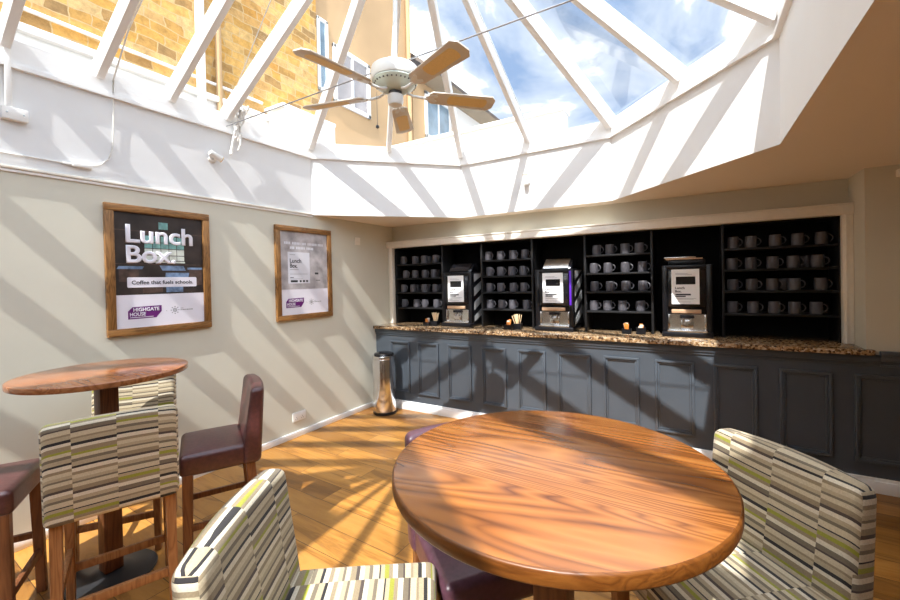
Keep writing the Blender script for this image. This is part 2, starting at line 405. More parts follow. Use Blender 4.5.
ring(m, OCT, ZC - .002, ZC + .0803, .0015, 0.0005, 'white_plaster')
struct(m.build('wall_well'), 'white upstand wall of the octagonal skylight')
m = MB(); ring(m, OCT, ZR - .012, ZR + .012, .028, 0, 'white_paint'); struct(m.build('trim_3'))

# skylight: window_1 > rafters, panes, sill, ridge
sky = bpy.data.objects.new('window_1', None); COL.objects.link(sky); struct(sky, 'white framed octagonal glass roof lantern')
m = MB(); ring(m, OCT, ZR + .012, ZG, .012, .1, 'white_paint'); m.build('sill', sky)
APX, APY, APY2, ZA = 1.96, 2.10, -.62, 4.275
mid = lambda a, b: ((a[0] + b[0]) / 2, (a[1] + b[1]) / 2)
A_, B_, C_, D_, D2, C2, B2, A2 = OCT
def foot(p): return Vector((p[0], p[1], ZG + .015))
ap = Vector((APX, APY, ZA)); ap2 = Vector((APX, APY2, ZA))
ys = [2.064, 1.625, 1.184, .745, .30, -.15, -.60]
loop = []                                          # (foot, head) right round the roof, clockwise from the left side
for y in ys[::-1]: loop.append((foot((0, y)), Vector((APX, max(min(y, APY), APY2), ZA))))
for p in (A_, mid(A_, B_), B_, mid(B_, C_), C_, (3.42, 3.452), D_): loop.append((foot(p), ap.copy()))
for y in ys: loop.append((foot((3.92, y)), Vector((APX, max(min(y, APY), APY2), ZA))))
for p in (D2, mid(D2, C2), C2, mid(C2, B2), B2, mid(B2, A2), A2): loop.append((foot(p), ap2.copy()))
for i, (f, h) in enumerate(loop):
    hip = i in (7, 9, 11, 13, 21, 23, 25, 27)
    d = (h - f); d.z = 0; d.normalize()
    m = MB(); m.beam(f - d * .02, h, .046 if not hip else .056, .10 if not hip else .12, 'white_paint', bev=.004)
    m.beam(f + Vector((0, 0, .022)) - d * .05, h + Vector((0, 0, .022)), .045, .012, 'white_paint', bev=.003)
    m.build('rafter', sky)
    g, k = loop[(i + 1) % len(loop)]
    up = Vector((0, 0, .004)); pts = [f, g, k, h] if (k - h).length > 1e-4 else [f, g, h]
    m = MB(); b = bmesh.new(); vs = [b.verts.new(p + up) for p in pts]; fc = b.faces.new(vs)
    if fc.normal.z < 0: fc.normal_flip()
    ex = bmesh.ops.extrude_face_region(b, geom=[fc])
    for v in ex['geom']:
        if isinstance(v, bmesh.types.BMVert): v.co.z += .006
    bmesh.ops.recalc_face_normals(b, faces=b.faces)
    m.add(b, 'roof_glass', False); m.build('glass_pane', sky)
MB().beam((APX, APY + .03, ZA + .03), (APX, APY2 - .03, ZA + .03), .09, .14, 'white_paint', bev=.005).build('ridge', sky)
o = MB().tube([(.0, 2.06, 2.93), (3.92, 2.06, 2.93)], .0045, 'wire_steel').build('tie_rod'); tag(o, 'thin steel tie rod spanning the skylight behind the fan', 'tie rod')

# ------------------------------------------------------------------ counter front with panels
cf = thing('counter_front', 'dark grey panelled counter front running along the room', 'counter', (0, YB, 0))
MB().box(0, XR - .005, 0, .014, .1, .964, 'panel_grey').build('panel_board', cf)
def moulding(x0, x1, z0, z1, w=.036, d=.024):
    m = MB()
    for k, (o, ww, dd) in enumerate(((0, w * .55, d), (w * .55, w * .45, d * .5))):
        a0, a1, b0, b1 = x0 + o, x1 - o, z0 + o, z1 - o
        m.box(a0, a1, -dd, .002, b1 - ww, b1, 'panel_grey', .004); m.box(a0, a1, -dd, .002, b0, b0 + ww, 'panel_grey', .004)
        m.box(a0, a0 + ww, -dd, .002, b0 + ww * .6, b1 - ww * .6, 'panel_grey', .004); m.box(a1 - ww, a1, -dd, .002, b0 + ww * .6, b1 - ww * .6, 'panel_grey', .004)
    return m
xs = [(.235, .53), (.655, .945), (1.07, 1.37), (1.50, 1.785), (1.915, 2.21), (2.33, 2.645), (2.76, 3.06), (3.187, 3.482), (3.618, 3.908), (4.046, 4.346), (4.466, 4.77), (4.89, 5.19), (5.31, 5.61), (5.73, 6.03)]
for a, b in xs: moulding(a, b, .205, .825).build('panel_moulding', cf)
m = MB(); m.box(0, 4.60, -.024, .002, .915, .962, 'panel_grey', .005); m.box(0, 4.6, -.012, .002, .89, .915, 'panel_grey', .004); m.build('cornice', cf)
m = MB(); m.box(4.60, XR - .005, -.034, .012, .965, .995, 'panel_grey', .006); m.box(4.60, XR - .005, -.02, .002, .925, .965, 'panel_grey', .006); m.box(4.60, XR - .005, -.012, .002, .885, .9, 'panel_grey', .004); m.build('dado_rail', cf)
m = MB(); m.prism([(.003, 3.862), (4.50, 3.862), (4.548, 3.868), (4.572, 3.888), (4.575, YB + .013), (4.533, YB + .013), (4.533, 4.615), (.003, 4.615)], .966, ZW, 'granite', bev=.006)
tag(m.build('worktop'), 'speckled brown granite worktop under the coffee machines', 'worktop')

# ------------------------------------------------------------------ mug racks and mugs
Y0 = 4.222
ZS = [1.775, 1.593, 1.408, 1.213]
RACKS = [(.092, .83, 'beside the left wall'), (1.35, 1.985, 'between the two machines with striped sides'), (2.525, 3.16, 'between the purple-lit machine and the rightmost machine'), (3.70, 4.482, 'at the right end of the alcove')]
for x0, x1, where in RACKS:
    t = thing('mug_rack', 'tall black shelf rack of mugs ' + where, 'shelf rack', ((x0 + x1) / 2, Y0, ZW), group='mug racks in the alcove')
    h = (x1 - x0) / 2; T = .02
    for s in (-1, 1): MB().box(s * h - (T if s > 0 else 0), s * h + (0 if s > 0 else T), 0, .30, 0, .975, 'shelf_black', .002).build('side_panel', t)
    MB().box(-h, h, 0, .30, .975, .995 - .012, 'shelf_black', .002).build('top_panel', t)
    MB().box(-h + T, h - T, .29, .30, 0, .975, 'alcove_black').build('back_panel', t)
    for z in ZS: MB().box(-h + T + .0005, h - T - .0005, .004, .289, z - ZW - .018, z - ZW, 'shelf_black', .002).build('shelf', t)
def mug_mesh():
    m = MB()
    m.lathe([(0, 0), (.036, 0), (.040, .003), (.043, .02), (.043, .05), (.041, .085), (.040, .098), (.0385, .100), (.037, .098), (.038, .06), (.036, .012), (0, .010)], 'charcoal_mug', 20)
    pts = [(.040 + .030 * math.sin(a) , 0, .052 - .030 * math.cos(a)) for a in [PI * k / 10 for k in range(11)]]
    pts = [(.038, 0, .020)] + pts + [(.038, 0, .084)]
    m.tube(pts, .0055, 'charcoal_mug', 6)
    return m
mug0 = None
ORD = ['first', 'second', 'third', 'fourth', 'fifth', 'sixth']
SH = ['top', 'second', 'third', 'lowest']
WH = ['rack by the wall', 'rack between striped machines', 'rack beside the rightmost machine', 'rightmost rack']
MUGX = {0: [[0.169, 0.357, 0.5, 0.672], [0.202, 0.352, 0.507, 0.649], [0.167, 0.315, 0.498, 0.667], [0.174, 0.366, 0.5, 0.677]],
        1: [[1.418, 1.568, 1.721, 1.865], [1.429, 1.567, 1.705, 1.843], [1.425, 1.565, 1.721, 1.846], [1.426, 1.573, 1.709, 1.875]],
        2: [[2.636, 2.764, 2.906, 3.036], [2.608, 2.743, 2.906, 3.063], [2.612, 2.763, 2.91, 3.063], [2.603, 2.734, 2.876, 3.039]],
        3: [[3.79, 3.916, 4.082, 4.229, 4.379], [3.78, 3.914, 4.064, 4.199, 4.353], [3.783, 3.918, 4.059, 4.204, 4.37], [3.78, 3.926, 4.07, 4.204, 4.341]]}
def put_mug(x, y, z, rz, label, group):
    global mug0
    if mug0 is None: mug0 = mug_mesh().build('mug'); o = mug0
    else: o = mug0.copy(); COL.objects.link(o)
    o.location = (x, y, z + .0005); o.rotation_euler = (0, 0, rz); tag(o, label, 'mug', group)
for u in range(4):
    for r in range(4):
        row = MUGX[u][r]
        for k, x in enumerate(row):
            nm = ORD[k] if k < len(row) - 1 else 'last'
            put_mug(x, 4.305, ZS[r], R.uniform(-.45, .15), f'dark grey mug, {nm} on the {SH[r]} shelf of the {WH[u]}', 'mugs on the ' + WH[u])
        back = {0: [(row[0] + row[1]) / 2 + .05, (row[1] + row[2]) / 2 + .06, (row[2] + row[3]) / 2 + .06] if r in (0, 2) else [(row[2] + row[3]) / 2 + .03],
                3: [4.307] if r == 1 else [4.162] if r == 2 else []}.get(u, [])
        for k, x in enumerate(back):
            put_mug(x, 4.43, ZS[r], R.uniform(-.4, .2), f'{ORD[k]} rear mug on the {SH[r]} shelf of the {WH[u]}', 'mugs on the ' + WH[u])

# ------------------------------------------------------------------ coffee machines
def coffee_machine(x0, w, label, stripes, kind):
    t = thing('coffee_machine', label, 'coffee machine', (x0 + w / 2, 4.14, ZW), group='coffee machines on the worktop')
    h = w / 2; D = .36
    m = MB()
    m.box(-h, h, .03, D, .06, .64, 'machine_black', .012)                # cabinet behind the front
    m.box(-h, -h + .045, 0, .05, .045, .64, 'machine_black', .008); m.box(h - .045, h, 0, .05, .045, .64, 'machine_black', .008)
    m.box(-h + .02, h - .02, .004, .05, .60, .642, 'machine_black', .008)
    m.build('cabinet', t)
    d = MB(); d.box(-h + .047, h - .047, -.002, .034, .265, .598, 'gloss_black', .008); door = d.build('door', t)
    MB().box(-h - .004, h + .004, -.035, D - .05, 0, .045, 'machine_black', .010).build('base_tray', t)
    MB().box(-h + .04, h - .04, -.030, .06, .0455, .062, 'chrome', .004).build('drip_grate', t)
    m = MB(); m.box(-h + .047, h - .047, .024, .029, .06, .20, 'steel')   # bright dispensing bay
    for s in (-1, 1): m.box(s * (h - .055) - .008, s * (h - .055) + .008, .004, .03, .06, .20, 'chrome', .003)
    m.build('dispensing_bay', t)
    m = MB(); m.box(-.055, .055, .0, .024, .165, .195, 'machine_black', .004)
    for s in (-.03, .03): m.lathe([(0, 0), (.009, 0), (.009, .04), (0, .04)], 'chrome', 12, (s, -.008, .128))
    m.box(-.05, .05, .010, .0235, .064, .15, 'chrome', .004); m.build('spout', t)
    MB().box(-h + .075, h - .085, -.016, .010, .212, .245, 'copper', .004).build('trim_bar', t)
    # notice with a cut-out for the screen
    nx0, nx1, nz0, nz1 = -.128 + .01, .098, .292, .602
    m = MB(); m.box(nx0, nx1, -.0045, -.0022, nz0, nz1, 'paper'); no = m.build('notice', t)
    MB().box(nx0 + .035, nx1 - .03, -.0062, -.0047, nz0 + .175, nz0 + .245, 'gloss_black').build('screen', no)
    q = (PI / 2, 0, 0)
    text('Lunch', .020, 'ink', no, (nx0 + .028, -.0048, nz0 + .135), .075, .0008, rot=q)
    text('Box.', .020, 'ink', no, (nx0 + .028, -.0048, nz0 + .105), .050, .0008, rot=q)
    m = MB()
    m.box(nx0 + .03, nx0 + .15, -.0056, -.0046, nz0 + .078, nz0 + .092, 'ink'); m.box(nx0 + .03, nx0 + .11, -.0056, -.0046, nz0 + .064, nz0 + .074, 'ink')
    for z, l in ((.050, .16), (.043, .14), (.026, .03), (.018, .12), (.262, .13), (.272, .10)): m.box(nx0 + .03, nx0 + .03 + l, -.0056, -.0046, nz0 + z, nz0 + z + .003, 'grey_ink')
    m.build('printed_lines', no)
    if kind == 'slope':                                                  # raised, glossy bean hopper lid
        m = MB(); m.prism([(.05, .643), (.07, .672), (.16, .745), (.30, .745), (.33, .643)], -h + .06, h - .03, 'gloss_black', Matrix(((0, 0, 1, 0), (1, 0, 0, 0), (0, 1, 0, 0), (0, 0, 0, 1))), .01)
        hp = m.build('bean_hopper', t)
        m = MB(); m.prism([(.0475, .652), (.0675, .681), (.155, .752), (.157, .75), (.071, .677), (.052, .648)], -h + .075, h - .06, 'steel' if stripes == 2 else 'gloss_black', Matrix(((0, 0, 1, 0), (1, 0, 0, 0), (0, 1, 0, 0), (0, 0, 0, 1))))
        m.build('lid', hp)
    else:
        m = MB(); m.box(-h + .05, h - .05, .05, .30, .643, .69, 'machine_black', .01); hp = m.build('bean_hopper', t)
        m = MB(); m.box(-h + .03, h - .07, .03, .32, .6905, .702, 'copper', .003); m.box(-h + .02, h - .12, .026, .30, .703, .715, 'steel', .004); m.build('lid', hp)
    if stripes:
        m = MB()
        M = Matrix(((0, 0, 1, 0), (1, 0, 0, 0), (0, 1, 0, 0), (0, 0, 0, 1)))     # (a, b, c) -> y, z, x
        ya, yb = .06, D - .012
        m.box(h, h + .003, ya, yb, .06, .63, 'machine_black')
        for k in range(4):
            z = .03 + k * .165; p = [(ya, z), (yb, z + .13), (yb, z + .225), (ya, z + .095)]
            p = [(a, max(.063, min(.627, b_))) for a, b_ in p]
            m.prism(p, h + .003, h + .0045, 'stripe_grey', M)
        m.build('striped_side', t)
    if kind == 'slope' and stripes == 2:
        MB().box(h - .040, h - .018, -.0035, .001, .27, .62, 'purple_light', .002).build('light_strip', t)
    return t
coffee_machine(.868, .40, 'black coffee machine nearest the left wall with white notice and striped side', 1, 'slope')
coffee_machine(2.035, .40, 'black coffee machine with purple light strip and striped side, in the middle', 2, 'slope')
coffee_machine(3.238, .39, 'black coffee machine with flat lid and white notice, rightmost on the worktop', 0, 'flat')

# small boxes with stirrers and sachets
def holder(x, y, w, hgt, label):
    m = MB(); h = w / 2
    for a in ((-h, h, -h, -h + .003), (-h, h, h - .003, h), (-h, -h + .003, -h, h), (h - .003, h, -h, h)): m.box(a[0], a[1], a[2], a[3], 0, hgt, 'machine_black')
    m.box(-h, h, -h, h, 0, .003, 'machine_black')
    return tag(m.build('caddy_box', None, (x, y, ZW + .0004), (0, 0, .08)), label, 'caddy', 'black caddy boxes on the worktop')
stick0 = MB().box(-.0045, .0045, -.0009, .0009, 0, .158, 'stick_wood', .0006).build('coffee_stirrer'); used = False
def sticks(x, y, n, lab, lean):
    global used
    for k in range(n):
        o = stick0 if not used else stick0.copy()
        if used: COL.objects.link(o)
        used = True
        a = (k - (n - 1) / 2) / n; b = R.uniform(-.4, .4)
        o.location = (x + a * .022, y + b * .04, ZW + .005); o.rotation_euler = (-b * .35, a * lean, R.uniform(0, 3))
        tag(o, lab, 'stirrer', 'wooden stirrers in a caddy' + lab[-8:])
sach0 = {}
def sachets(x, y, n, lab, cols, tall=.075):
    for k in range(n):
        c = cols[k % len(cols)]
        if c not in sach0: o = sach0[c] = MB().box(-.014, .014, -.002, .002, 0, tall * .82, c, .0015).build('sugar_sachet')
        else: o = sach0[c].copy(); COL.objects.link(o)
        f = (k + .5) / n - .5
        o.location = (x + R.uniform(-.004, .004), y + f * .055, ZW + .012 + R.uniform(0, .03)); o.rotation_euler = (R.uniform(-.12, .12), R.uniform(-.25, .25), R.uniform(-.2, .2))
        tag(o, f'{c[7:]} sugar sachet {lab}', 'sachet', f'{c[7:]} sachets {lab}')
for (xa, ya, xb, yb_, where) in ((.66, 4.12, .765, 4.13, 'beside the leftmost coffee machine'), (1.715, 4.16, 1.82, 4.17, 'beside the purple-lit coffee machine'), (2.925, 4.2, 3.05, 4.205, 'beside the rightmost coffee machine')):
    holder(xa, ya, .085, .045, 'low black caddy of orange sachets ' + where)
    holder(xb, yb_, .085, .062, ('tall black caddy of wooden stirrers ' if xa < 2.5 else 'taller black caddy of white sachets ') + where)
    sachets(xa, ya, 7, 'in the low caddy ' + where, ['sachet_orange', 'sachet_orange', 'sachet_white', 'sachet_red'] if xa < 2.5 else ['sachet_orange', 'sachet_white'])
    if xa < 2.5: sticks(xb, yb_, 16, 'wooden stirrer fanning out of the black caddy ' + where, .85)
    else: sachets(xb, yb_, 6, 'in the taller caddy ' + where, ['sachet_white', 'sachet_white', 'sachet_orange'], .085)

# ------------------------------------------------------------------ posters (local x right, y up, z off the wall)
def poster(y0, y1, z0, z1, label):
    w, h = y1 - y0, z1 - z0
    t = thing('framed_poster', label, 'poster', (0.001, y0, z0), rot=(PI / 2, 0, PI / 2), group='oak framed posters on the left wall')
    F, D = .052, .030
    m = MB(); m.box(0, w, 0, F, 0, D, 'frame_oak', .003); m.box(0, w, h - F, h, 0, D, 'frame_oak', .003)
    m.box(0, F, F + .0005, h - F - .0005, 0, D, 'frame_oak_tall', .003); m.box(w - F, w, F + .0005, h - F - .0005, 0, D, 'frame_oak_tall', .003)
    m.build('frame', t)
    pw, ph = w - 2 * F, h - 2 * F
    pr = MB().box(F, w - F, F, h - F, .004, .012, 'print_white').build('print', t)
    def fx(u): return F + u * pw
    def fy(v): return h - F - v * ph
    def patch(m, u0, u1, v0, v1, mat, z=.0122, d=.0006, skew=0):
        m.prism([(fx(u0), fy(v1)), (fx(u1), fy(v1)), (fx(u1 + skew), fy(v0)), (fx(u0 + skew), fy(v0))], z, z + d, mat)
    def badge(u0, u1, v0, v1):
        m = MB(); q = [(0, 0), (0, .62), (.13, .95), (1, 1), (1, .52), (.83, .02)]
        m.prism([(fx(u0 + (u1 - u0) * a), fy(v1 - (v1 - v0) * b_)) for a, b_ in q], .0122, .0128, 'purple_ink'); bd = m.build('logo_badge', pr)
        bw, bh = (u1 - u0) * pw, (v1 - v0) * ph
        text('HIGHGATE', bh * .27, 'print_white', bd, (fx(u0) + bw * .15, fy(v1) + bh * .60, .0130), bw * .78, .0010)
        text('HOUSE', bh * .27, 'print_white', bd, (fx(u0) + bw * .05, fy(v1) + bh * .24, .0130), bw * .46, .0010)
        m = MB(); m.box(fx(u0) + bw * .05, fx(u0) + bw * .74, fy(v1) + bh * .10, fy(v1) + bh * .15, .0130, .0133, 'print_white'); m.build('strapline', bd)
    def partner(u, v, ink):
        m = MB(); cx, cy, s = fx(u), fy(v), pw * .011
        for a in range(8):
            for r_ in (2.1, 3.6):
                x = cx + s * r_ * math.cos(a * PI / 4) * (1.15 if r_ > 3 else .9); y = cy + s * r_ * math.sin(a * PI / 4) * (1.15 if r_ > 3 else .9)
                m.box(x - s * .6, x + s * .6, y - s * .6, y + s * .6, .0122, .0127, ink)
        m.box(cx - s * .7, cx + s * .7, cy - s * .7, cy + s * .7, .0122, .0127, ink)
        for k, l in enumerate((.018, .03, .012, .03, .012, .03)):
            x0 = cx + pw * .065 + sum((.018, .03, .012, .03, .012, .03)[:k]) * pw + k * .0025
            m.box(x0, x0 + l * pw, cy - pw * .008, cy + pw * .004, .0122, .0127, ink)
        m.box(cx + pw * .065, cx + pw * .10, cy + pw * .016, cy + pw * .023, .0122, .0127, 'grey_ink'); m.build('partner_logo', pr)
        text('x', pw * .02, ink, pr, (cx - pw * .105, cy - pw * .008, .0122))
    return t, pr, pw, ph, fx, fy, patch, badge, partner
t, pr, pw, ph, fx, fy, patch, badge, partner = poster(1.186, 1.880, 1.206, 2.138, 'oak framed dark poster with large white heading on the beige wall')
m = MB(); patch(m, 0, 1, 0, .713, 'print_dark', .0121, .0004)
patch(m, .47, .575, .062, .125, 'print_teal', .0126)
for i in range(5):
    for j, (v0, v1, mat) in enumerate(((.19, .245, 'print_teal'), (.25, .30, 'print_teal'), (.306, .36, 'print_pale'), (.366, .41, 'print_pale'))):
        patch(m, .31 + i * .092, .31 + i * .092 + .084, v0 + .012 * (4 - i) * 0, v1, mat, .0126)
patch(m, .30, .77, .416, .43, 'print_pale', .0126)
for u0, u1, v0, v1, mat, sk in ((.50, .78, .455, .50, 'print_blue', -.03), (.52, .80, .52, .60, 'print_blue', .02), (.54, .74, .60, .70, 'print_blue', .0), (.02, .28, .465, .49, 'print_blue', .02), (.04, .24, .49, .60, 'print_brown', .0), (.80, .99, .47, .49, 'print_blue', .0), (.82, .98, .49, .64, 'print_brown', .0), (.28, .50, .56, .70, 'print_brown', .0), (0, 1, .44, .448, 'print_brown', 0), (0, 1, .15, .158, 'print_brown', 0)):
    patch(m, u0, u1, v0, v1, mat, .0126, skew=sk)
m.build('photograph', pr)
text('Lunch', .125, 'print_white', pr, (fx(.115), fy(.255), .0150), pw * .76, .0052, name='heading')
text('Box.', .120, 'print_white', pr, (fx(.115), fy(.43), .0150), pw * .545, .0052, name='heading')
m = MB(); c = []
for cx, cy, a0 in ((.895, .64, -90), (.895, .572, 0), (.135, .572, 90), (.135, .64, 180)):
    for k in range(5): a = math.radians(a0 + k * 22.5); c.append((fx(cx) + .009 * math.cos(a), fy(cy) + .009 * math.sin(a)))
m.prism(c, .0132, .0138, 'print_white'); cap = m.build('caption_box', pr)
text('Coffee that fuels schools.', .027, 'ink', cap, (fx(.165), fy(.622), .0142), pw * .70, .0007)
badge(.12, .48, .815, .925); partner(.635, .868, 'grey_ink')
t, pr, pw, ph, fx, fy, patch, badge, partner = poster(2.497, 3.190, 1.187, 2.128, 'oak framed grey marbled poster nearer the mug alcove on the beige wall')
m = MB(); patch(m, 0, 1, 0, .695, 'print_stone', .0121, .0004); m.build('marbled_picture', pr)
m = MB()                                            # two lines of pale heading, too blurred to read
for v0, ws in ((.125, (.13, .17, .10, .20, .12)), (.180, (.10, .19, .15))):
    u = .09 if v0 < .15 else .20
    for q in ws:
        k = 0
        while k < q - .012: patch(m, u + k, u + min(k + .022, q), v0 + (.008 if int(k * 100) % 3 else 0), v0 + .030, 'print_label', .0126); k += .031
        u += q + .025
m.build('heading', pr)
m = MB(); patch(m, .15, .60, .245, .625, 'print_label', .0126); lab = m.build('product_label', pr)
text('Lunch', .042, 'ink', lab, (fx(.19), fy(.375), .0136), pw * .23, .001)
text('Box.', .042, 'ink', lab, (fx(.19), fy(.435), .0136), pw * .15, .001)
m = MB()
for u0, u1, v0, v1, k in ((.19, .30, .275, .281, 0), (.19, .36, .455, .461, 0), (.19, .55, .50, .503, 0), (.19, .55, .515, .518, 0), (.19, .26, .55, .557, 1), (.19, .45, .567, .571, 0)):
    patch(m, u0, u1, v0, v1, 'ink' if k else 'grey_ink', .0134)
for u0, u1 in ((.20, .34), (.38, .42), (.445, .49), (.515, .555)): patch(m, u0, u1, .585, .610, 'ink', .0134)
m.build('label_print', lab)
m = MB(); patch(m, .71, .79, .49, .515, 'ink', .0126); patch(m, .71, .77, .465, .475, 'grey_ink', .0126); patch(m, .73, .83, .585, .592, 'ink', .0126); m.build('small_print', pr)
badge(.10, .46, .80, .915); partner(.62, .858, 'grey_ink')

# ------------------------------------------------------------------ fittings on walls
def rounded(m, *a): m.box(*a)
t = thing('wall_socket', 'white double wall socket above the skirting beside a leather stool', 'socket', (0, 2.73, .205))
MB().box(.0005, .012, -.078, .078, -.045, .045, 'plastic_white', .003).build('face_plate', t)
for s in (-1, 1): MB().box(.0122, .016, s * .036 - .012, s * .036 + .012, .012, .03, 'plastic_white', .001).build('switch', t)
m = MB()
for s in (-1, 1):
    for dy, dz in ((0, -.004), (-.010, -.022), (.010, -.022)): m.box(.0115, .0125, s * .036 + dy - .003, s * .036 + dy + .003, dz - .003, dz + .003, 'ink')
m.build('pin_holes', t)
t = thing('light_switch', 'small cream light switch high on the wall beyond the second poster', 'switch', (0, 3.62, 2.045))
MB().box(.0005, .010, -.045, .045, -.045, .045, 'trim_cream', .003).build('face_plate', t); MB().box(.0102, .015, -.012, .012, -.02, .02, 'trim_cream', .002).build('rocker', t)
t = thing('junction_box', 'white junction box on the skylight wall with conduit running up', 'junction box', (0, .775, 2.59))
MB().box(.0005, .045, -.055, .055, -.036, .036, 'plastic_white', .004).build('cover', t)
m = MB()
for s in (-1, 1): m.lathe([(0, 0), (.005, 0), (.005, .002), (0, .002)], 'steel', 10, mat4=Matrix.Translation((.0455, s * .035, 0)) @ Matrix.Rotation(PI / 2, 4, 'Y'))
m.build('screw', t)
MB().box(.002, .030, -.036, -.008, .037, .45, 'plastic_white', .003).build('conduit', t)
def spot(loc, rz, label, tilt):
    t = thing('wall_spotlight', label, 'spotlight', loc, rz)
    MB().lathe([(0, 0), (.032, 0), (.034, .01), (.026, .022), (0, .024)], 'plastic_white', 20, mat4=Matrix.Rotation(PI / 2, 4, 'Y')).build('mount', t)
    m = MB(); m.tube([(.02, 0, 0), (.045, 0, .012)], .008, 'steel'); m.build('arm', t)
    M = Matrix.Translation((.058, 0, .018)) @ tilt
    MB().lathe([(0, -.05), (.022, -.05), (.026, -.045), (.026, .05), (.022, .05), (.020, .04), (0, .038)], 'plastic_white', 20, mat4=M).build('lamp_head', t)
    MB().lathe([(.020, .041), (.0262, .0502), (.0262, .056), (.018, .056), (.018, .041)], 'brass', 20, mat4=M).build('rim', t)
    return t
spot((.0, 1.93, 2.615), 0, 'small white cylinder spotlight with brass rim under the skylight sill', Matrix.Rotation(math.radians(-112), 4, 'X') @ Matrix.Rotation(math.radians(0), 4, 'Y'))
spot((1.985, 4.104, 2.565), -PI / 2, 'small white and brass spotlight on the bright facet above the alcove', Matrix.Rotation(math.radians(12), 4, 'Y'))
# white cable clipped along the well
pts = [(.02, 1.262, 2.995), (.012, 1.262, 2.90), (.012, 1.258, 2.70), (.012, 1.250, 2.53), (.012, 1.225, 2.44), (.012, 1.175, 2.385), (.012, 1.10, 2.360), (.012, 1.0, 2.358), (.012, .85, 2.357), (.012, .5, 2.352), (.012, -.5, 2.35)]
rp = [(.05 + (APX - .05) * k / 6, 1.225, ZG + .0 + (ZA - ZG - .05) * (.05 + (APX - .05) * k / 6) / APX - .045) for k in range(6, 0, -1)]
t = thing('cable', 'white cable looping down the skylight wall from a rafter', 'cable', (0, 0, 0))
MB().tube(rp + pts, .0052, 'cord_white', 6).build('flex', t)
m = MB(); m.box(.004, .034, 1.03, 1.13, 2.345, 2.372, 'plastic_white', .004); m.box(.004, .022, .98, 1.03, 2.35, 2.366, 'plastic_white', .003); m.build('connector', t)
# knotted cord hanging at the middle rafter, and its line up to the ridge
t = thing('blind_cord', 'knotted white cord bundle hanging from a rafter beside the spotlight', 'cord', (0, 0, 0))
m = MB(); rr = random.Random(3)
for k in range(9):
    y = 2.175 + rr.uniform(-.02, .02); z0 = 3.13; z1 = rr.uniform(2.72, 2.88); wv = rr.uniform(.025, .05)
    pts = []
    for i in range(15):
        s = i / 14; pts.append((.05 + .04 * math.sin(s * 7 + k) * (1 - s) + .02, y - .055 * s + wv * math.sin(s * PI * 2.5 + k * 1.7) * (1 - .7 * s), z0 + (z1 - z0) * s))
    m.tube(pts, .007, 'cord_white', 5)
m.build('knotted_loops', t)
m = MB(); m.tube([(.12, 2.12, 3.07), (.08, 2.13, 3.0), (.06, 2.10, 2.87), (.05, 2.075, 2.72)], .013, 'cord_white', 6); m.lathe([(0, 0), (.012, .004), (.014, .03), (.008, .045), (0, .047)], 'plastic_white', 12, (.05, 2.07, 2.675)); m.build('pull_end', t)
MB().tube([(.06, 2.03, 3.02), (.5, 1.93, 3.26), (1.0, 1.82, 3.54), (1.9, 1.66, 4.03)], .0035, 'cord_white', 6).build('line', t)
t = thing('wall_sensor', 'small cream box on the wall under the ceiling at right edge', 'sensor', (4.73, YB + .0145, 2.215))
MB().box(-.04, .07, -.05, 0, -.025, .025, 'trim_cream', .006).build('housing', t); MB().box(-.02, .05, -.0515, -.0502, -.015, .012, 'plastic_white', .0004).build('lens', t)

# ------------------------------------------------------------------ pedal bin
t = thing('waste_bin', 'polished chrome waste bin with black lid in the corner by the counter', 'bin', (.305, 3.705, 0))
MB().lathe([(0, .001), (.118, .001), (.120, .01), (.120, .60), (.118, .605), (0, .606)], 'chrome', 48).build('body', t)
MB().lathe([(.121, .0), (.124, .0), (.124, .03), (.121, .03)], 'machine_black', 48).build('foot_ring', t)
MB().lathe([(.119, .607), (.123, .608), (.124, .625), (.119, .64), (.10, .643), (.098, .6075)], 'chrome', 48).build('rim', t)
MB().lathe([(.0995, .644), (.105, .648), (.100, .662), (.06, .676), (0, .68)], 'gloss_black', 48).build('lid', t)

t.scale = (1.12, 1.12, 1.07)

# ------------------------------------------------------------------ tables
def bar_table(x, y, label, mat, edge, rtop, rz, baser, Z=1.093):
    t = thing('bar_table', label, 'table', (x, y, 0), rz)
    m = MB(); th = .030
    m.lathe([(0, Z - th), (rtop - .006, Z - th), (rtop - .0015, Z - th + .0015), (rtop, Z - th + .005), (rtop, Z - .005), (rtop - .0015, Z - .0015), (rtop - .005, Z), (0, Z)], mat, 96)
    b = m.bm; i2 = m.mi(edge)
    for f in b.faces:
        c = f.calc_center_median()
        if math.hypot(c.x, c.y) > rtop - .0045 or c.z < Z - th + .001: f.material_index = i2
    m.build('tabletop', t, ang=50)
    MB().box(-.042, .042, -.042, .042, .034, Z - th - .012, 'leg_dark' if baser else 'leg_dark', .008).build('pedestal', t, rot=(0, 0, 0))
    MB().box(-.16, .16, -.16, .16, Z - th - .012, Z - th - .0005, 'base_metal', .003).build('mounting_plate', t)
    MB().lathe([(0, 0.0005), (.20, .0005), (.202, .006), (.196, .012), (.10, .022), (.075, .034), (0, .034)], 'base_metal', 64).build('base_plate', t)
    return t
bar_table(3.178, .991, 'round orange wooden bar table in front of the striped stools and counter', 'table_top', 'table_edge', .3955, 0, 1)
bar_table(.755, .922, 'round dark wooden bar table beside the beige wall under the posters', 'table_dark', 'table_dark', .371, 0, 1, 1.105)

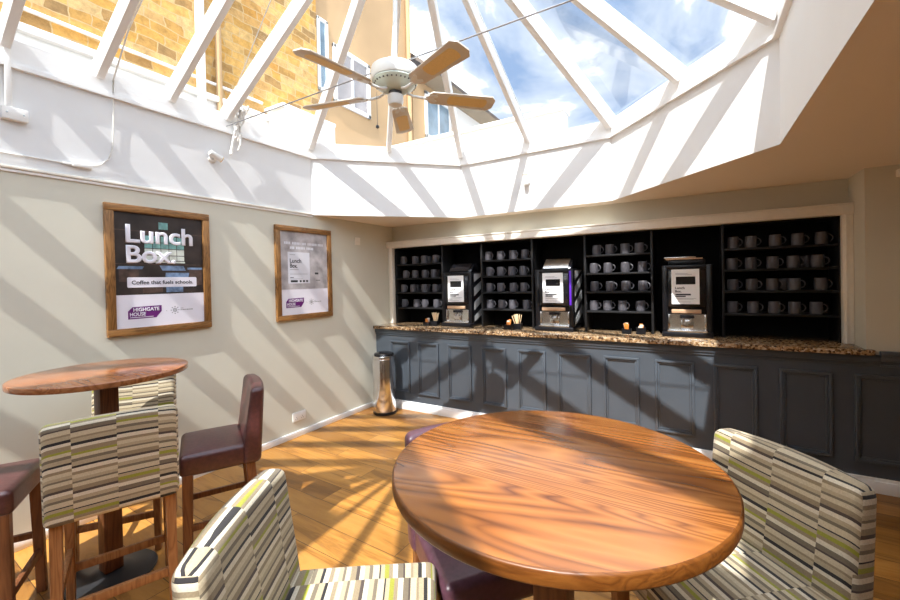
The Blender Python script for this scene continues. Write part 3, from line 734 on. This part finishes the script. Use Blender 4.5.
# ------------------------------------------------------------------ stools (local +y is the way a sitter faces)
def stool(name, label, pose, kind, group, sc_=1.0, front=.23):
    x, y, th = pose
    t = thing(name, label, 'bar stool', (x, y, 0), th - PI / 2, group)
    strip = kind == 'stripe'
    fm = 'stripe_fabric' if strip else kind
    wm = 'leg_oak' if strip else 'leg_dark'
    ztop, zs, zu = (1.014, .720, .604) if strip else (.982, .685, .572)
    W = .446 if strip else .44
    sw = W - .02
    # seat
    d = front + .17; b = soft(sw, d, zs - zu, .026, (6, 6, 2))
    for v in b.verts:
        if v.co.z > 0: v.co.z += .012 * (1 - (v.co.x / (sw / 2)) ** 2) * (1 - (v.co.y / (d / 2)) ** 2)
        v.co.y += (front - .17) / 2; v.co.z += (zs + zu) / 2
    m = MB(); m.add(b, fm, True); seat = m.build('seat', t, wn=True)
    # backrest
    hb = ztop - zu; b = soft(W, .085, hb, .026, (8, 2, 6))
    for v in b.verts:
        f = (v.co.z + hb / 2) / hb
        v.co.y *= 1.15 - .35 * f
        v.co.y -= .012 * math.sin(PI * min(1, max(0, f))) * 0 + .018 * (1 - (v.co.x / (W / 2)) ** 2) * f
        v.co.y += -.19 - .035 * f
        if f > .8: v.co.z += .010 * (1 - (v.co.x / (W / 2)) ** 2)
        v.co.z += (ztop + zu) / 2
    m = MB(); m.add(b, fm, True); back = m.build('backrest', t, wn=True)
    if strip:
        for o, ax in ((seat, 1), (back, 2)):
            uv = o.data.uv_layers.new(name='UVMap'); off = R.uniform(0, 1)
            sd_ = {}
            for p_ in o.data.polygons:
                for li in p_.loop_indices: sd_[li] = abs(p_.normal.x) > .8
            for lp in o.data.loops:
                c = o.data.vertices[lp.vertex_index].co
                uv.data[lp.index].uv = (c.x, (c.z + off - (abs(c.y + .225) if not sd_[lp.index] else 0)) if ax == 2 else (-c.y + off + (c.z if not sd_[lp.index] else 0)))
    # legs: straight tapered posts, rear ones raked back
    lx = W / 2 - .035; fy = front - .035
    for sx, yt, yb in ((-1, fy, fy + .01), (1, fy, fy + .01), (-1, -.185, -.225), (1, -.185, -.225)):
        b = bmesh.new(); bmesh.ops.create_cube(b, size=1)
        for v in b.verts:
            up = v.co.z > 0; s = .040 if up else .031
            v.co = Vector((sx * (lx if up else lx + .004) + v.co.x * s, (yt if up else yb) + v.co.y * (s + .006), zu + .012 if up else 0.0005))
        bmesh.ops.bevel(b, geom=list(b.edges), offset=.003, segments=1, affect='EDGES')
        m = MB(); m.add(b, wm, True); m.build('leg', t)
    zf = .21
    def lerp(a, c, z): return c + (a - c) * z / zu
    yr = lerp(-.185, -.225, zf); yf = lerp(fy, fy + .01, zf)
    MB().box(-lx, lx, yf - .011, yf + .011, zf - .018, zf + .018, wm, .002).build('stretcher', t)
    zr = zf + .05
    MB().box(-lx, lx, lerp(-.185, -.225, zr) - .011, lerp(-.185, -.225, zr) + .011, zr - .018, zr + .018, wm, .002).build('stretcher', t)
    for s in (-1, 1): MB().box(s * lx - .010, s * lx + .010, yr, yf, zf + .075, zf + .107, wm, .002).build('stretcher', t)
    return t
G1, G2 = 'striped upholstered bar stools', 'leather bar stools'
stool('bar_stool', 'striped stool turned backwards to us at the dark table by the wall', (1.16, .82, 2.766), 'stripe', G1)
stool('bar_stool', 'brown leather stool in profile between the dark table and the wall socket', (1.119, 1.259, -2.046), 'leather', G2, front=.14)
stool('bar_stool', 'brown leather stool cut off by the left edge of the photo', (.66, .45, 1.066), 'leather', G2, front=.2)
stool('bar_stool', 'striped stool behind the dark table against the beige wall', (.457, 1.115, -.611), 'stripe', G1)
stool('bar_stool', 'striped stool facing the orange table from the bottom of the photo', (2.733, .694, .592), 'stripe', G1, front=.24)
stool('bar_stool', 'striped stool at the orange table in front of the shaded counter panels', (3.545, 1.378, -2.408), 'stripe', G1)
stool('bar_stool', 'plum leather stool half hidden under the orange table', (2.872, 1.222, -.69), 'leather_plum', G2, front=.18)

# ------------------------------------------------------------------ ceiling fan
FX, FY = 1.945, 1.96
t = thing('ceiling_fan', 'white five-bladed ceiling fan with cane inset blades under the skylight', 'ceiling fan', (FX, FY, 0))
MB().tube([(0, .06, ZA - .10), (0, .0, 2.85)], .014, 'fan_white', 12).build('down_rod', t)
MB().lathe([(0, 2.86), (.05, 2.86), (.10, 2.848), (.138, 2.836), (.142, 2.825), (.142, 2.775), (.136, 2.765), (.115, 2.762), (0, 2.762)], 'fan_white', 40).build('motor_housing', t)
m = MB(); m.lathe([(.134, 2.7615), (.136, 2.755), (.110, 2.725), (.075, 2.705), (.05, 2.698), (0, 2.698)], 'fan_green', 40)
for k in range(30):
    a = 2 * PI * k / 30; M = Matrix.Rotation(a, 4, 'Z')
    m.box(.098, .128, -.0035, .0035, 2.736, 2.742, 'fan_dark', 0, mat4=M @ Matrix.Translation((0, 0, .0)))
m.build('vented_bowl', t)
MB().lathe([(0, 2.697), (.040, 2.697), (.040, 2.68), (0, 2.68)], 'fan_dark', 24).build('collar', t)
MB().lathe([(.030, 2.6795), (.046, 2.677), (.048, 2.64), (.040, 2.618), (.02, 2.61), (0, 2.609)], 'fan_white', 24).build('switch_housing', t)
BL = []
for k, deg in enumerate((46.5, 122, 193.5, 260.5, 340)):
    M = Matrix.Rotation(math.radians(deg), 4, 'Z') @ Matrix.Translation((0, 0, 2.688)) @ Matrix.Rotation(math.radians(-13), 4, 'X')
    w0, w1, r0, r1, ch = .052, .068, .205, .635, .03
    poly = [(r0, -w0 + .02), (r0 + .02, -w0), (r1 - ch, -w1), (r1, -w1 + ch), (r1, w1 - ch), (r1 - ch, w1), (r0 + .02, w0), (r0, w0 - .02)]
    m = MB(); m.prism(poly, -.004, .004, 'blade_taupe', M, .001); bl = m.build('blade', t)
    m = MB(); q = []
    for cx, a0 in ((.345, 90), (.565, -90)):
        for i in range(9): a = math.radians(a0 + i * 22.5); q.append((cx + .020 * math.cos(a) * 1.0, .040 * math.sin(a)))
    m.prism(q, -.0052, -.0041, 'cane', M); m.prism(q, .0041, .0052, 'cane', M); m.build('cane_inset', bl)
    m = MB()
    A = lambda x, y, z: tuple(M @ Vector((x, y, z)))
    m.tube([A(.07, 0, .012), A(.11, 0, -.004), A(.16, 0, -.008), A(.20, 0, -.007)], .008, 'fan_white', 8)
    m.prism([(.185, -.018), (.25, -.034), (.262, -.02), (.235, 0), (.262, .02), (.25, .034), (.185, .018)], -.008, -.0045, 'fan_white', M)
    m.build('blade_bracket', t)
m = MB(); m.tube([(-.095, -.06, 2.70), (-.095, -.06, 2.50)], .0012, 'fan_dark', 5); m.lathe([(0, -.012), (.010, -.006), (.011, 0), (.008, .008), (0, .011)], 'fan_dark', 14, (-.095, -.06, 2.49)); m.build('pull_chain', t)

# ------------------------------------------------------------------ outside the glass
t = thing('stone_house', 'golden rubble stone house standing close beside the glass roof', 'house', (-2.2, 0, 0))
MB().box(-5, 0, -9, 5.02, 0, 9.5, 'stone_wall').build('wall', t)
m = MB(); m.box(0, .10, -9, 4.0, 4.06, 4.15, 'lead_white', .02); m.box(0, .04, -9, 4.0, 3.96, 4.06, 'lead_white', .01); m.build('flashing', t)
MB().tube([(.05, -9, 4.31), (.05, 3.9, 4.31)], .022, 'lead_white', 8).build('pipe', t)
MB().tube([(.07, 3.0, 3.2), (.07, 3.0, 9.4)], .055, 'lead_white', 10).build('drainpipe', t)
MB().tube([(.07, 3.24, 3.2), (.07, 3.24, 9.4)], .04, 'render_tan', 10).build('drainpipe', t)
t = thing('roof_extension', 'white painted flat-roofed extension filling the corner by the stone house', 'building', (-2.2, 4.0, 0))
MB().box(.01, .42, 0, 1.0, 2.0, 4.2, 'render_white').build('wall', t); MB().box(-.0, .45, -.04, 1.0, 4.2, 4.26, 'lead_white', .01).build('coping', t)
def sash(t, x, y0, y1, z0, z1, mat, fr=.08, bars=1):
    """window in a wall facing +x"""
    m = MB(); d = .05
    m.box(x, x + d, y0, y1, z0, z0 + fr, 'white_paint', .01); m.box(x, x + d, y0, y1, z1 - fr, z1, 'white_paint', .01); m.box(x, x + d, y0, y0 + fr, z0, z1, 'white_paint', .01); m.box(x, x + d, y1 - fr, y1, z0, z1, 'white_paint', .01)
    for k in range(bars): yy = y0 + (y1 - y0) * (k + 1) / (bars + 1); m.box(x, x + d * .8, yy - .03, yy + .03, z0 + fr, z1 - fr, 'white_paint', .01)
    f = m.build('window', t); MB().box(x + .005, x + .02, y0 + fr, y1 - fr, z0 + fr, z1 - fr, mat).build('pane', f)
t = thing('rendered_house', 'tan rendered house with a white framed window behind the fan', 'house', (-2.25, 0, 0))
MB().box(-5, 0, 5.021, 7.85, 0, 12, 'render_tan').build('wall', t)
sash(t, .0, 5.42, 6.40, 4.90, 6.0, 'window_curtain'); sash(t, .0, 5.05, 5.30, 5.0, 6.3, 'window_glass', .06, 0)
MB().tube([(.06, 7.72, 3.0), (.06, 7.72, 11.8)], .05, 'render_tan', 8).build('drainpipe', t)
t = thing('gabled_wing', 'pale wing with blue window and overhanging brown eaves beyond the tan house', 'house', (-2.2, 0, 0))
m = MB(); m.box(-4, 0, 7.86, 9.75, 0, 6.6, 'render_tan'); m.build('wall', t)
m = MB(); m.box(-4, -.02, 9.751, 13.0, 0, 6.6, 'render_white'); m.build('rear_wall', t)
sash(t, .0, 8.34, 9.55, 5.1, 6.25, 'window_glass', .09, 1)
m = MB(); m.prism([(.55, 6.42), (.60, 6.46), (-2.0, 8.6), (-2.1, 8.5)], 8.0, 13.4, 'roof_slate', Matrix(((1, 0, 0, 0), (0, 0, 1, 0), (0, 1, 0, 0), (0, 0, 0, 1)))); m.build('roof', t)
MB().box(-.02, .54, 8.0, 13.35, 6.42, 6.50, 'soffit').build('soffit', t)
t = thing('distant_house', 'low cream house with small window far beyond the glass', 'house', (2.0, 22, 0))
MB().box(-8, -.2, 0, 3, 0, 8.2, 'render_tan').build('wall', t); MB().box(-8.2, 0, -.3, 3, 8.2, 8.5, 'lead_white').build('roof', t)
m = MB(); m.box(-2.4, -1.2, -.04, .01, 7.2, 7.9, 'white_paint'); f = m.build('window', t); MB().box(-2.3, -1.3, -.05, -.041, 7.28, 7.82, 'window_glass').build('pane', f)
t = thing('parapet_wall', 'low white parapet with coping just beyond the glass roof', 'wall', (0, 4.75, 0))
MB().box(-1.4, 2.2, 0, .2, 2.0, 3.50, 'render_white').build('panel', t); MB().box(-1.42, 2.22, -.04, .24, 3.501, 3.55, 'lead_white', .01).build('coping', t)

t = thing('shade_chimney', 'unseen chimney added behind the skylight to shade the striped stool', 'chimney', (1.98, -3.9, 0))  # out of view, added to keep the sun off the striped stool's back
MB().box(-.3, .3, -.3, .3, 2.4, 6.7, 'stone_wall').build('stack', t); MB().box(-.36, .36, -.36, .36, 6.7, 6.85, 'lead_white', .01).build('cap', t)
m = MB(); m.lathe([(.09, 6.851), (.11, 6.851), (.10, 7.1), (.08, 7.1)], 'soffit', 20); m.build('shade_chimney_pot', t)

# ------------------------------------------------------------------ sky, sun, camera
w = bpy.data.worlds.new('sky'); sc.world = w; w.use_nodes = True; t = w.node_tree; t.nodes.clear()
out = N(t, 'OutputWorld'); bg = N(t, 'Background'); t.links.new(bg.outputs[0], out.inputs[0])
c = N(t, 'TexCoord'); mp = N(t, 'Mapping'); mp.inputs['Scale'].default_value = (1, 1, 1.6); mp.inputs['Location'].default_value = (.20, .1, .2); t.links.new(c.outputs['Generated'], mp.inputs[0])
n = N(t, 'TexNoise'); setin(n, Scale=2.6, Detail=7, Roughness=.55, Distortion=.3); t.links.new(mp.outputs[0], n.inputs['Vector'])
r = ramp(t, [(.40, (.105, .150, .235)), (.50, (.22, .25, .30)), (.60, (.8, .8, .8))]); t.links.new(n.outputs[0], r.inputs[0])
t.links.new(r.outputs[0], bg.inputs[0])
sd = Vector((-.102, .62, -.775)).normalized()
# brighter hazy sky around the sun
dt = N(t, 'VectorMath', operation='DOT_PRODUCT'); t.links.new(c.outputs['Generated'], dt.inputs[0]); dt.inputs[1].default_value = tuple(-sd)
mxm = N(t, 'Math', operation='MAXIMUM'); t.links.new(dt.outputs['Value'], mxm.inputs[0]); mxm.inputs[1].default_value = 0
pw_ = N(t, 'Math', operation='POWER'); t.links.new(mxm.outputs[0], pw_.inputs[0]); pw_.inputs[1].default_value = 2.0
st_ = N(t, 'Math', operation='MULTIPLY_ADD'); t.links.new(pw_.outputs[0], st_.inputs[0]); st_.inputs[1].default_value = 8.5; st_.inputs[2].default_value = 3.0
t.links.new(st_.outputs[0], bg.inputs[1])
L = bpy.data.lights.new('sun', 'SUN'); L.energy = 7.6; L.angle = math.radians(.55); L.color = (1, .97, .93)
so = bpy.data.objects.new('sun', L); COL.objects.link(so); so.rotation_euler = sd.to_track_quat('-Z', 'Y').to_euler(); so.location = (4, -6, 9)

cam = bpy.data.cameras.new('camera'); co = bpy.data.objects.new('camera', cam); COL.objects.link(co); sc.camera = co
F_, yaw, pitch, roll, CXP, CYP = 406.2123, -.5303, -.0108, -.0214, 456.31, 284.72
cy, sy = math.cos(yaw), math.sin(yaw)
fw = Vector((sy * math.cos(pitch), cy * math.cos(pitch), math.sin(pitch))); r0 = Vector((cy, -sy, 0)); u0 = r0.cross(fw)
rt = r0 * math.cos(roll) + u0 * math.sin(roll); up = -r0 * math.sin(roll) + u0 * math.cos(roll)
co.matrix_world = Matrix(((rt.x, up.x, -fw.x, 3.4936), (rt.y, up.y, -fw.y, 0), (rt.z, up.z, -fw.z, 1.55), (0, 0, 0, 1)))
cam.sensor_fit = 'HORIZONTAL'; cam.sensor_width = 36; cam.lens = 36 * F_ / 900
cam.shift_x = (450 - CXP) / 900; cam.shift_y = (CYP - 300) / 900
cam.clip_start = .02; cam.clip_end = 300
vs = sc.view_settings; vs.view_transform = 'Standard'; vs.look = 'None'; vs.gamma = 1; vs.use_curve_mapping = False; vs.exposure = .35
sc.cycles.max_bounces = 12; sc.cycles.diffuse_bounces = 6; sc.cycles.transparent_max_bounces = 16; sc.cycles.sample_clamp_indirect = 8
